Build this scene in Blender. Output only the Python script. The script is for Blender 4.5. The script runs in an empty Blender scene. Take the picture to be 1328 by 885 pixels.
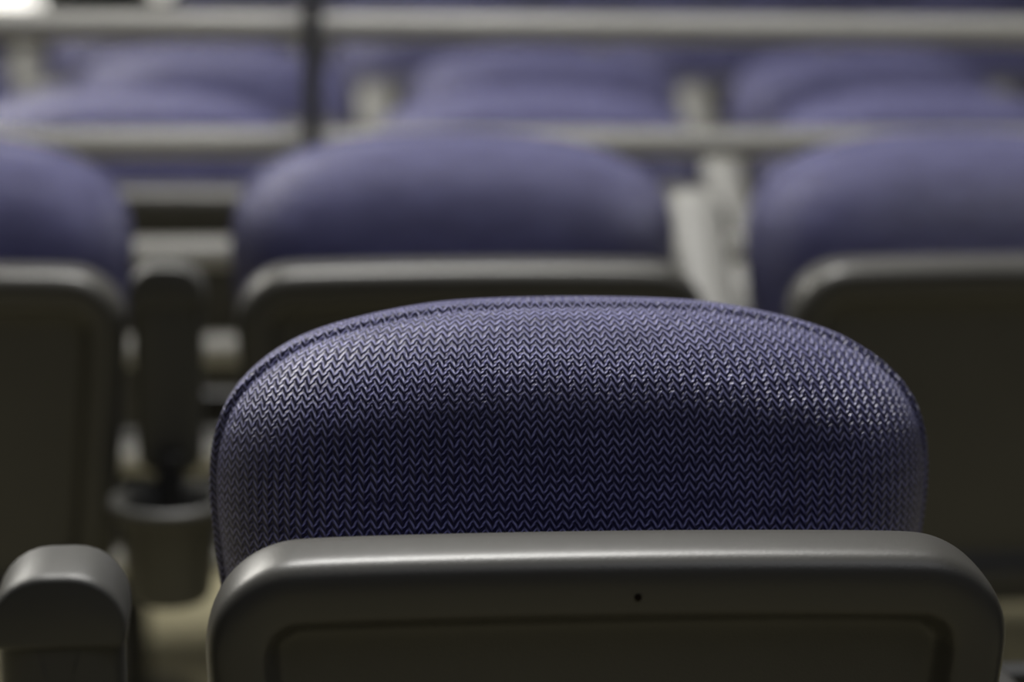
import bpy, math, random
from mathutils import Matrix, Vector
random.seed(4)
scene = bpy.context.scene
COL = scene.collection

# ------------------------------------------------------------ materials
def new_mat(name):
    m = bpy.data.materials.new(name); m.use_nodes = True
    nt = m.node_tree
    return m, nt, nt.nodes["Principled BSDF"]

def mth(nt, op, a, b=None, c=None, clamp=False):
    n = nt.nodes.new("ShaderNodeMath"); n.operation = op; n.use_clamp = clamp
    for i, v in enumerate((a, b, c)):
        if v is None: continue
        if isinstance(v, (int, float)): n.inputs[i].default_value = v
        else: nt.links.new(v, n.inputs[i])
    return n.outputs[0]

def mixcol(nt, f, a, b):
    n = nt.nodes.new("ShaderNodeMix"); n.data_type = 'RGBA'
    for sock, v in ((n.inputs[0], f), (n.inputs[6], a), (n.inputs[7], b)):
        if isinstance(v, (int, float)): sock.default_value = v
        elif isinstance(v, tuple): sock.default_value = (*v, 1)
        else: nt.links.new(v, sock)
    return n.outputs[2]

def noise(nt, vec, scale, detail=3):
    n = nt.nodes.new("ShaderNodeTexNoise"); n.inputs["Scale"].default_value = scale
    n.inputs["Detail"].default_value = detail
    if vec is not None: nt.links.new(vec, n.inputs["Vector"])
    return n.outputs["Fac"]

def fabric_mat():
    m, nt, b = new_mat("woven_fabric")
    uv = nt.nodes.new("ShaderNodeUVMap")
    sep = nt.nodes.new("ShaderNodeSeparateXYZ"); nt.links.new(uv.outputs[0], sep.inputs[0])
    wob = noise(nt, uv.outputs[0], 95, 2)
    wob = mth(nt, 'MULTIPLY', mth(nt, 'SUBTRACT', wob, 0.5), 0.7)
    u = mth(nt, 'MULTIPLY', sep.outputs[0], 1/0.0080)
    v = mth(nt, 'MULTIPLY', sep.outputs[1], 1/0.0057)
    v = mth(nt, 'ADD', v, wob)
    tri = mth(nt, 'PINGPONG', u, 0.5)
    w = mth(nt, 'ADD', v, mth(nt, 'MULTIPLY', tri, 2.0))
    s = mth(nt, 'SINE', mth(nt, 'MULTIPLY', w, 2*math.pi))
    s01 = mth(nt, 'MULTIPLY_ADD', s, 0.5, 0.5)
    fil = mth(nt, 'SINE', mth(nt, 'MULTIPLY', mth(nt, 'ADD', mth(nt, 'MULTIPLY', w, 2.0), mth(nt, 'MULTIPLY', u, 3.0)), 2*math.pi))
    fil = mth(nt, 'MULTIPLY_ADD', fil, 0.5, 0.5)
    kn = mth(nt, 'COSINE', mth(nt, 'MULTIPLY', u, 4*math.pi))
    kn = mth(nt, 'MULTIPLY_ADD', kn, 0.5, 0.5)
    ramp = nt.nodes.new("ShaderNodeMapRange"); ramp.interpolation_type = 'SMOOTHSTEP'
    nt.links.new(s01, ramp.inputs[0]); ramp.inputs[1].default_value = 0.35; ramp.inputs[2].default_value = 0.9
    lf = mth(nt, 'MULTIPLY', ramp.outputs[0], mth(nt, 'MULTIPLY_ADD', fil, 0.5, 0.5))
    lf = mth(nt, 'MULTIPLY', lf, mth(nt, 'MULTIPLY_ADD', kn, -0.6, 1.0))
    st = nt.nodes.new("ShaderNodeMapping"); nt.links.new(uv.outputs[0], st.inputs[0])
    st.inputs["Scale"].default_value = (18, 150, 1)
    streak = noise(nt, st.outputs[0], 1.0, 3)
    streak = mth(nt, 'MULTIPLY_ADD', streak, 2.4, -0.05)
    lf = mth(nt, 'MULTIPLY', lf, streak, clamp=True)
    c = mixcol(nt, lf, (0.013, 0.012, 0.050), (0.34, 0.34, 0.64))
    nt.links.new(c, b.inputs["Base Color"])
    b.inputs["Roughness"].default_value = 0.40
    b.inputs["Specular IOR Level"].default_value = 0.5
    b.inputs["Specular Tint"].default_value = (0.88, 0.87, 1, 1)
    b.inputs["Sheen Weight"].default_value = 0.04
    b.inputs["Sheen Roughness"].default_value = 0.35
    b.inputs["Sheen Tint"].default_value = (0.8, 0.8, 1, 1)
    h = mth(nt, 'ADD', s01, mth(nt, 'MULTIPLY', fil, 0.3))
    bp = nt.nodes.new("ShaderNodeBump"); bp.inputs["Strength"].default_value = 1.0
    bp.inputs["Distance"].default_value = 0.0014
    nt.links.new(h, bp.inputs["Height"]); nt.links.new(bp.outputs[0], b.inputs["Normal"])
    return m

def plastic_mat(name, col, rough=0.45, spec=0.4, bump=True):
    m, nt, b = new_mat(name)
    tc = nt.nodes.new("ShaderNodeTexCoord")
    n1 = noise(nt, tc.outputs["Object"], 9, 2)
    c = mixcol(nt, n1, tuple(x*0.85 for x in col), tuple(x*1.12 for x in col))
    nt.links.new(c, b.inputs["Base Color"])
    b.inputs["Roughness"].default_value = rough
    b.inputs["Specular IOR Level"].default_value = spec
    if bump:
        n2 = noise(nt, tc.outputs["Object"], 900, 1)
        bp = nt.nodes.new("ShaderNodeBump"); bp.inputs["Strength"].default_value = 0.25
        bp.inputs["Distance"].default_value = 0.0006
        nt.links.new(n2, bp.inputs["Height"]); nt.links.new(bp.outputs[0], b.inputs["Normal"])
    return m

FAB = fabric_mat()
PLA = plastic_mat("grey_plastic", (0.060, 0.058, 0.052), 0.38, 0.5)
PLD = plastic_mat("dark_plastic", (0.025, 0.024, 0.022), 0.5, bump=False)
ARM = plastic_mat("arm_plastic", (0.062, 0.061, 0.056), 0.45)
ARL = plastic_mat("toplit_arm_plastic", (0.19, 0.187, 0.172), 0.5, bump=False)  # same arm plastic made paler: light from above put into the colour
MET = plastic_mat("painted_rail", (0.62, 0.61, 0.56), 0.3, 0.6, bump=False)
STE = plastic_mat("dark_steel", (0.03, 0.03, 0.03), 0.4, bump=False)
PST = plastic_mat("grey_steel", (0.15, 0.15, 0.15), 0.4, bump=False)
FLO = plastic_mat("floor_beige", (0.33, 0.30, 0.19), 0.6, bump=False)
WAL = plastic_mat("wall_paint", (0.25, 0.25, 0.27), 0.8, bump=False)
BLK = plastic_mat("black_hole", (0.016, 0.012, 0.010), 0.8, 0.0, bump=False)
def emit_mat():
    m, nt, b = new_mat("white_glow")  # glow for the made-up bright blobs at the back, no known lamp
    b.inputs["Base Color"].default_value = (1, 1, 1, 1)
    b.inputs["Emission Color"].default_value = (1, 0.97, 0.9, 1)
    b.inputs["Emission Strength"].default_value = 1.4
    return m
EMI = emit_mat()

# ------------------------------------------------------------ mesh tools
def bake(ob):
    """turn modifiers into shared mesh data so copies are cheap"""
    if not ob.modifiers: return
    dg = bpy.context.evaluated_depsgraph_get(); dg.update()
    me = bpy.data.meshes.new_from_object(ob.evaluated_get(dg), depsgraph=dg)
    ob.modifiers.clear(); ob.data = me

def make_obj(name, verts, faces, mat, uvs=None, subsurf=0, smooth=True):
    me = bpy.data.meshes.new(name)
    me.from_pydata([tuple(v) for v in verts], [], faces)
    me.validate(); me.update()
    if uvs:
        lay = me.uv_layers.new(name="UVMap")
        for lp in me.loops: lay.data[lp.index].uv = uvs[lp.vertex_index]
    for p in me.polygons: p.use_smooth = smooth
    me.materials.append(mat)
    ob = bpy.data.objects.new(name, me); COL.objects.link(ob)
    if subsurf:
        md = ob.modifiers.new("sub", 'SUBSURF'); md.levels = subsurf; md.render_levels = subsurf
        bake(ob)
    return ob

def rings_to_mesh(rings, cap0=True, cap1=True):
    n = len(rings[0]); V = [v for r in rings for v in r]; F = []
    for j in range(len(rings)-1):
        a, b = j*n, (j+1)*n
        for i in range(n):
            k = (i+1) % n
            F.append((a+i, a+k, b+k, b+i))
    if cap0: F.append(tuple(reversed(range(n))))
    if cap1: F.append(tuple(range((len(rings)-1)*n, len(rings)*n)))
    return V, F

def closed_spline(pts, N):
    n = len(pts); dense = []
    for i in range(n):
        p0, p1, p2, p3 = (Vector(pts[(i+k) % n]) for k in (-1, 0, 1, 2))
        for s in range(12):
            t = s/12
            dense.append(0.5*((2*p1)+(p2-p0)*t+(2*p0-5*p1+4*p2-p3)*t*t+(3*p1-p0-3*p2+p3)*t**3))
    L = [0]
    for i in range(len(dense)):
        L.append(L[-1]+(dense[(i+1) % len(dense)]-dense[i]).length)
    out = []; j = 0
    for k in range(N):
        d = L[-1]*k/N
        while L[j+1] < d: j += 1
        t = (d-L[j])/max(1e-9, L[j+1]-L[j])
        out.append(dense[j].lerp(dense[(j+1) % len(dense)], t))
    return out

def rrect(x0, x1, z0, z1, rt, rb, seg=7, nside=5, taper=0.0):
    P = []
    def arc(cx, cz, r, a0):
        for i in range(seg+1):
            a = a0+math.pi/2*i/seg
            P.append((cx+r*math.cos(a), cz+r*math.sin(a)))
    def side(a, b):
        for i in range(1, nside):
            t = i/nside; P.append((a[0]+(b[0]-a[0])*t, a[1]+(b[1]-a[1])*t))
    arc(x1-rt, z1-rt, rt, 0); side((x1-rt, z1), (x0+rt, z1))
    arc(x0+rt, z1-rt, rt, math.pi/2); side((x0, z1-rt), (x0, z0+rb))
    arc(x0+rb, z0+rb, rb, math.pi); side((x0+rb, z0), (x1-rb, z0))
    arc(x1-rb, z0+rb, rb, 1.5*math.pi); side((x1, z0+rb), (x1, z1-rt))
    if taper:
        P = [(x*(1-taper*max(0, (z1-z)/(z1-z0))), z) for x, z in P]
    return P

def slab_rings(x0, x1, z0, z1, rt, rb, prof, taper=0, crown=0):
    R = []
    for ins, y in prof:
        r1 = max(0.004, rt-ins); r2 = max(0.003, rb-ins)
        pts = rrect(x0+ins, x1-ins, z0+ins, z1-ins, r1, r2, taper=taper)
        hw = (x1-x0)/2
        R.append([(x, y, z + (crown*(1-(x/hw)**2) if z > (z0+z1)/2 else 0)) for x, z in pts])
    return R

def bbox_obj(name, lo, hi, mat, bev=0.004):
    x0, y0, z0 = lo; x1, y1, z1 = hi
    V = [(x, y, z) for x in (x0, x1) for y in (y0, y1) for z in (z0, z1)]
    F = [(0, 1, 3, 2), (4, 6, 7, 5), (0, 4, 5, 1), (2, 3, 7, 6), (0, 2, 6, 4), (1, 5, 7, 3)]
    ob = make_obj(name, V, F, mat, smooth=False)
    if bev:
        md = ob.modifiers.new("bev", 'BEVEL'); md.width = bev; md.segments = 4
        bake(ob)
        for p in ob.data.polygons: p.use_smooth = bev > .009
    return ob

def lathe(name, prof, mat, center=(0, 0, 0), n=40):
    R = [[(center[0]+r*math.cos(2*math.pi*i/n), center[1]+r*math.sin(2*math.pi*i/n), center[2]+z) for i in range(n)] for r, z in prof]
    V, F = rings_to_mesh(R)
    return make_obj(name, V, F, mat)

def empty(name, loc=(0, 0, 0)):
    e = bpy.data.objects.new(name, None); e.location = loc; e.empty_display_size = 0.1
    COL.objects.link(e); return e

# ------------------------------------------------------------ chair template
SX = 1.03
def build_chair(detail=True):
    root = empty("tip_up_seat")
    half = [(0.0, 0), (.07, .0018), (.11, .007), (.15, .0165), (.18, .028), (.205, .046), (.222, .068), (.230, .093),
            (.232, .12), (.230, .15), (.224, .20), (.214, .28), (.20, .36), (.178, .415), (.135, .442), (.07, .45), (0, .45)]
    half = [(x*SX, t) for x, t in half]
    pts = [(x, -t) for x, t in half] + [(-x, -t) for x, t in reversed(half[1:-1])]
    out = closed_spline(pts, 96)
    cx, cz = 0.0, -0.2
    prof = [(.03, -.080), (.15, -.0797), (.3, -.0785), (.43, -.0765), (.55, -.0735), (.65, -.0695), (.73, -.0645), (.79, -.0585), (.84, -.051), (.885, -.042), (.925, -.032),
            (.957, -.0215), (.980, -.010), (.979, -.0060), (.997, -.0045), (1.003, -.001), (.994, .003), (.999, .012), (1.0, .024), (.985, .036), (.93, .043), (.7, .045), (.05, .045)]
    rings = []; uvs = []
    prev = None; cum = None
    rake = math.radians(3.5)
    for s, y in prof:
        ring = []
        for k, p in enumerate(out):
            ring.append(Vector((cx+(p.x-cx)*s, y, cz+(p.y-cz)*s)))
        if cum is None: cum = [Vector((q.x-cx, q.z-cz)).length for q in ring]
        else: cum = [c+(q-r).length for c, q, r in zip(cum, ring, prev)]
        for k, p in enumerate(out):
            d = Vector((p.x-cx, p.y-cz)).normalized()
            uvs.append((d.x*cum[k]+1.0, d.y*cum[k]+1.0))
        prev = ring; rings.append(ring)
    M = Matrix.Translation((0, 0, .751)) @ Matrix.Rotation(-rake, 4, 'X') @ Matrix.Translation((0, 0, .1))
    rr = [[M @ q for q in r] for r in rings]
    V, F = rings_to_mesh(rr)
    c = make_obj("backrest_cushion", V, F, FAB, uvs=uvs, subsurf=2 if detail else 1); c.parent = root
    c["label"] = "purple-blue herringbone woven upholstered backrest"
    R = slab_rings(-.215, .215, -.44, -.035, .09, .06, [(.02, .042), (0, .046), (0, .056), (.01, .064), (.05, .068), (.15, .07)])
    R = [[M @ Vector(q) for q in r] for r in R]
    V, F = rings_to_mesh(R)
    s = make_obj("backrest_shell", V, F, PLD); s.parent = root
    yc = -.165
    prof = [(.012, .030), (.004, .029), (.0, .024), (.0, -.008), (.002, -.015), (.006, -.020), (.012, -.0228), (.020, -.0235), (.034, -.0225), (.038, -.0205),
            (.043, -.008), (.048, -.0025), (.056, -.002), (.10, -.002), (.14, -.002)]
    R = slab_rings(-.242, .242, .37, .740, .062, .09, prof, taper=.12, crown=.004)
    M2 = Matrix.Translation((0.004, yc, .738)) @ Matrix.Rotation(math.radians(3), 4, 'X') @ Matrix.Translation((0, 0, -.74))
    R = [[M2 @ Vector(q) for q in r] for r in R]
    V, F = rings_to_mesh(R)
    p = make_obj("seat_pan", V, F, PLA, subsurf=2 if detail else 0); p.parent = root
    p["label"] = "grey moulded plastic underside of the tipped seat"
    R = slab_rings(-.212, .212, .41, .715, .06, .08, [(.01, .026), (0, .03), (0, .045), (.006, .055), (.02, .060), (.06, .062), (.13, .063)])
    R = [[M2 @ Vector(q) for q in r] for r in R]
    V, F = rings_to_mesh(R)
    s = make_obj("seat_cushion", V, F, FAB, uvs=[(v[0]+1, v[2]+1) for v in V]); s.parent = root
    if detail:
        n = 16
        rg = [[(.012+r*math.cos(2*math.pi*i/n), y, .7195+r*math.sin(2*math.pi*i/n)) for i in range(n)] for r, y in ((.0020, -.018), (.0021, -.0240), (.0018, -.0241))]
        V, F = rings_to_mesh([[M2 @ Vector(q) for q in r] for r in rg])
        s = make_obj("screw", V, F, BLK); s.parent = root
        b = bbox_obj("hinge_bracket", (-.20, -.17, .365), (.20, .0, .40), STE, .008); b.parent = root
    l = lathe("leg", [(.09, 0), (.09, .008), (.03, .014), (.024, .03), (.024, .40)], STE, (0, -.08, 0), 20); l.parent = root
    return root

def build_arm(raised, cup=True):
    root = empty("armrest_stand")
    prof = [(.018, .026), (.008, .024), (.002, .018), (0, .010), (0, -.010), (.002, -.018), (.008, -.024), (.018, -.027), (.028, -.028)]
    if not raised:
        R = slab_rings(-.0350, .0350, .535, .735, .029, .02, prof, taper=.08)
        V, F = rings_to_mesh(R)
        p = make_obj("arm_pad", V, F, ARM, subsurf=1)
        R = slab_rings(-.0368, .0368, .704, .747, .030, .006, [(.003, .027), (.001, .026), (0, .022), (0, -.0235), (.0008, -.0280), (.0022, -.0300), (.0035, -.0306)])
        V, F = rings_to_mesh(R)
        c = make_obj("arm_cap", V, F, ARM); c.parent = root
        md = c.modifiers.new("bev", 'BEVEL'); md.width = .004; md.segments = 3; md.limit_method = 'ANGLE'; md.angle_limit = math.radians(50); bake(c)
    else:
        R = slab_rings(-.033, .033, 0, .35, .029, .02, prof, taper=.1)
        M = Matrix.Translation((0, .0, .53)) @ Matrix.Rotation(math.radians(-48), 4, 'X')
        R = [[M @ Vector(q) for q in r] for r in R]
        V, F = rings_to_mesh(R)
        p = make_obj("arm_pad", V, F, ARL, subsurf=1)
    p.parent = root
    s = bbox_obj("side_arm", (-.014, .0, .52), (.014, .31, .57), PLD, .008); s.parent = root
    s = bbox_obj("cross_bar", (-.014, .285, .50), (.135, .31, .54), STE, .004); s.parent = root
    s = bbox_obj("post", (.105, .285, .006), (.135, .31, .53), STE, .004); s.parent = root
    s = bbox_obj("foot_plate", (.08, .24, 0), (.16, .36, .008), STE, .002); s.parent = root
    if cup:
        c = lathe("cup_holder", [(.004, .0), (.036, .0), (.040, .006), (.047, .085), (.055, .088), (.058, .096), (.054, .103), (.047, .101), (.043, .088), (.036, .012), (.004, .010)], ARM, (0, -.08, .430))
        c.parent = root
        s = bbox_obj("cup_bracket", (-.012, -.045, .47), (.012, .01, .56), PLD, .003); s.parent = root
    return root

def instance(root, loc, rotz=0.0):
    r = root.copy(); r.location = loc; r.rotation_euler = (0, 0, rotz); COL.objects.link(r)
    for ch in root.children:
        k = ch.copy(); k.parent = r; COL.objects.link(k)
    return r

T = {"c": build_chair(), "cf": build_chair(False), "a": build_arm(False), "b": build_arm(True), "bf": build_arm(True, False)}

CY, SY = math.cos(math.radians(7.34)), math.sin(math.radians(7.34))
F_PX = 2670
def px(x, y):
    d = x*SY+y*CY; l = x*CY-y*SY
    return 664+F_PX*l/d
used = set()
def place(key, loc, label, cat, group, rot=0.0):
    if key not in used:
        used.add(key); o = T[key]; o.location = loc; o.rotation_euler = (0, 0, rot)
    else:
        o = instance(T[key], loc, rot)
    o["label"] = label; o["category"] = cat; o["group"] = group
    return o
rows = [(1.292, .209), (2.17, .216), (2.81, .39), (3.5, .50), (4.2, .40), (4.9, .56), (5.6, .45), (6.3, .6)]
P = .562; ZB = -.02
for ri, (ry, x0) in enumerate(rows):
    z = 0 if ri < 2 else ZB
    for k in range(-6, 7):
        x = x0+k*P
        if ri == 0 and k != 0: continue
        q = px(x, ry)
        if ri >= 5 and q < 330: continue
        if -290 < q < 1328+290 + (200 if ri == 1 else 0):
            xx = x - (.018 if (ri == 1 and k < 0) else 0)
            place("c" if ri < 3 else "cf", (xx, ry, z), "purple upholstered stadium seat with grey plastic pan tipped up" if ri else
                  "sharp purple herringbone-weave stadium seat, grey plastic pan tipped up", "seat", "stadium seats", math.radians(-2.2) if ri == 0 else 0)
    for k in range(-6, 8):
        x = x0+(k-.5)*P-.018
        if ri == 0 and k not in (0, 1): continue
        if ri == 0: x += .05 if k == 1 else -.018
        q = px(x, ry)
        if ri >= 5 and q < 300: continue
        if -60 < q < 1328+100 + (200 if ri == 0 else 0):
            raised = ri >= 2 or (ri == 1 and k == 1)
            if raised: place("b" if ri < 3 else "bf", (x+.015, ry-.15, z), "grey plastic armrest tilted back between seats, light from above painted into its colour", "armrest", "armrests between seats")
            else: place("a", (x, ry-.17-(.012 if ri == 0 else 0), z), "dark grey plastic armrest folded upright, with cup holder", "armrest", "armrests between seats")

# ------------------------------------------------------------ railing
rail = empty("railing", (0, 2.45, ZB))
rail["label"] = "pale painted metal railing with horizontal bars between seat rows"; rail["category"] = "railing"
for i, z in enumerate((1.085, .940, .803, .672, .553, .419, .285)):
    b = bbox_obj("rail", (-2.2, -.018, z-.018-ZB), (3.2, .018, z+.018-ZB), MET, .015); b.parent = rail
for x in (-1.43, .072, 1.57, 3.07):
    b = bbox_obj("post", (x-.011, -.034, 0), (x+.011, -.0175, 1.10-ZB), PST, .003); b.parent = rail

# ------------------------------------------------------------ made-up glowing discs standing in for bright blobs far back
def make_glow(loc, r, h, label):
    root = empty("glow_spot", loc); root["label"] = label; root["category"] = "bright spot"; root["group"] = "bright spots"
    n = 32
    def ring(rr, y): return [(rr*math.cos(2*math.pi*i/n), y, h+rr*math.sin(2*math.pi*i/n)) for i in range(n)]
    V, F = rings_to_mesh([ring(a, b) for a, b in ((r*.4, .14), (r*.8, .1), (r, 0), (r*1.05, -.01), (r*.95, -.012))])
    o = make_obj("housing", V, F, STE); o.parent = root
    V, F = rings_to_mesh([ring(a, b) for a, b in ((r*.95, -.012), (r*.8, -.022), (r*.3, -.03))])
    o = make_obj("lens", V, F, EMI); o.parent = root
    o = bbox_obj("stand", (-.02, .03, 0.006), (.02, .07, h-.02), STE, .004); o.parent = root
    o = bbox_obj("foot_plate", (-.12, -.05, 0), (.12, .15, .012), STE, .003); o.parent = root
make_glow((-.60, 5.42, ZB), .075, .80, "round white glowing disc added for a bright blob, on a slim dark stand")
make_glow((-.22, 5.37, ZB), .035, .855, "small round white glowing disc added for a bright blob, on a slim dark stand")

# ------------------------------------------------------------ setting
fl = bbox_obj("floor", (-8, -1.5, -.12), (10, 2.56, 0), FLO, 0); fl["kind"] = "structure"
fl = bbox_obj("floor", (-8, 2.56, -.12), (10, 16, ZB), FLO, 0); fl["kind"] = "structure"
wb = bbox_obj("wall_back", (-8, 16, ZB), (10, 16.2, 5), WAL, 0); wb["kind"] = "structure"

# ------------------------------------------------------------ lights
def area(loc, tgt, size, power, col):
    l = bpy.data.lights.new("area_light", 'AREA'); l.shape = 'RECTANGLE'; l.size = size[0]; l.size_y = size[1]
    l.energy = power; l.color = col
    o = bpy.data.objects.new("area_light", l); o.location = loc
    o.rotation_euler = (Vector(tgt)-Vector(loc)).to_track_quat('-Z', 'Y').to_euler()
    COL.objects.link(o)
area((0.2, 2.42, 3.2), (0.25, 1.4, .8), (1.2, .6), 118, (1, .985, .95))
area((-2.6, 5.4, 3.2), (-.5, 3.0, .7), (2.0, 1.2), 175, (1, .97, .9))
area((1.2, -0.6, 3.6), (.3, 1.6, .7), (2.0, 1.5), 15, (.9, .92, 1))  # soft front fill, added to lift the seat faces; no real fitting
w = bpy.data.worlds.new("world"); scene.world = w; w.use_nodes = True
w.node_tree.nodes["Background"].inputs[0].default_value = (.64, .66, .82, 1)
w.node_tree.nodes["Background"].inputs[1].default_value = 0.035

# ------------------------------------------------------------ camera
cam = bpy.data.cameras.new("camera"); cam.sensor_width = 36; cam.lens = F_PX/1328*36
co = bpy.data.objects.new("camera", cam); COL.objects.link(co)
co.matrix_world = Matrix.Translation((0, 0, 1.124)) @ Matrix.Rotation(math.radians(-7.34), 4, 'Z') @ Matrix.Rotation(math.radians(90-12.9), 4, 'X') @ Matrix.Rotation(math.radians(.9), 4, 'Z')
cam.dof.use_dof = True; cam.dof.focus_distance = 1.26; cam.dof.aperture_fstop = 2.2
cam.clip_start = .02
scene.camera = co
scene.view_settings.view_transform = 'Standard'
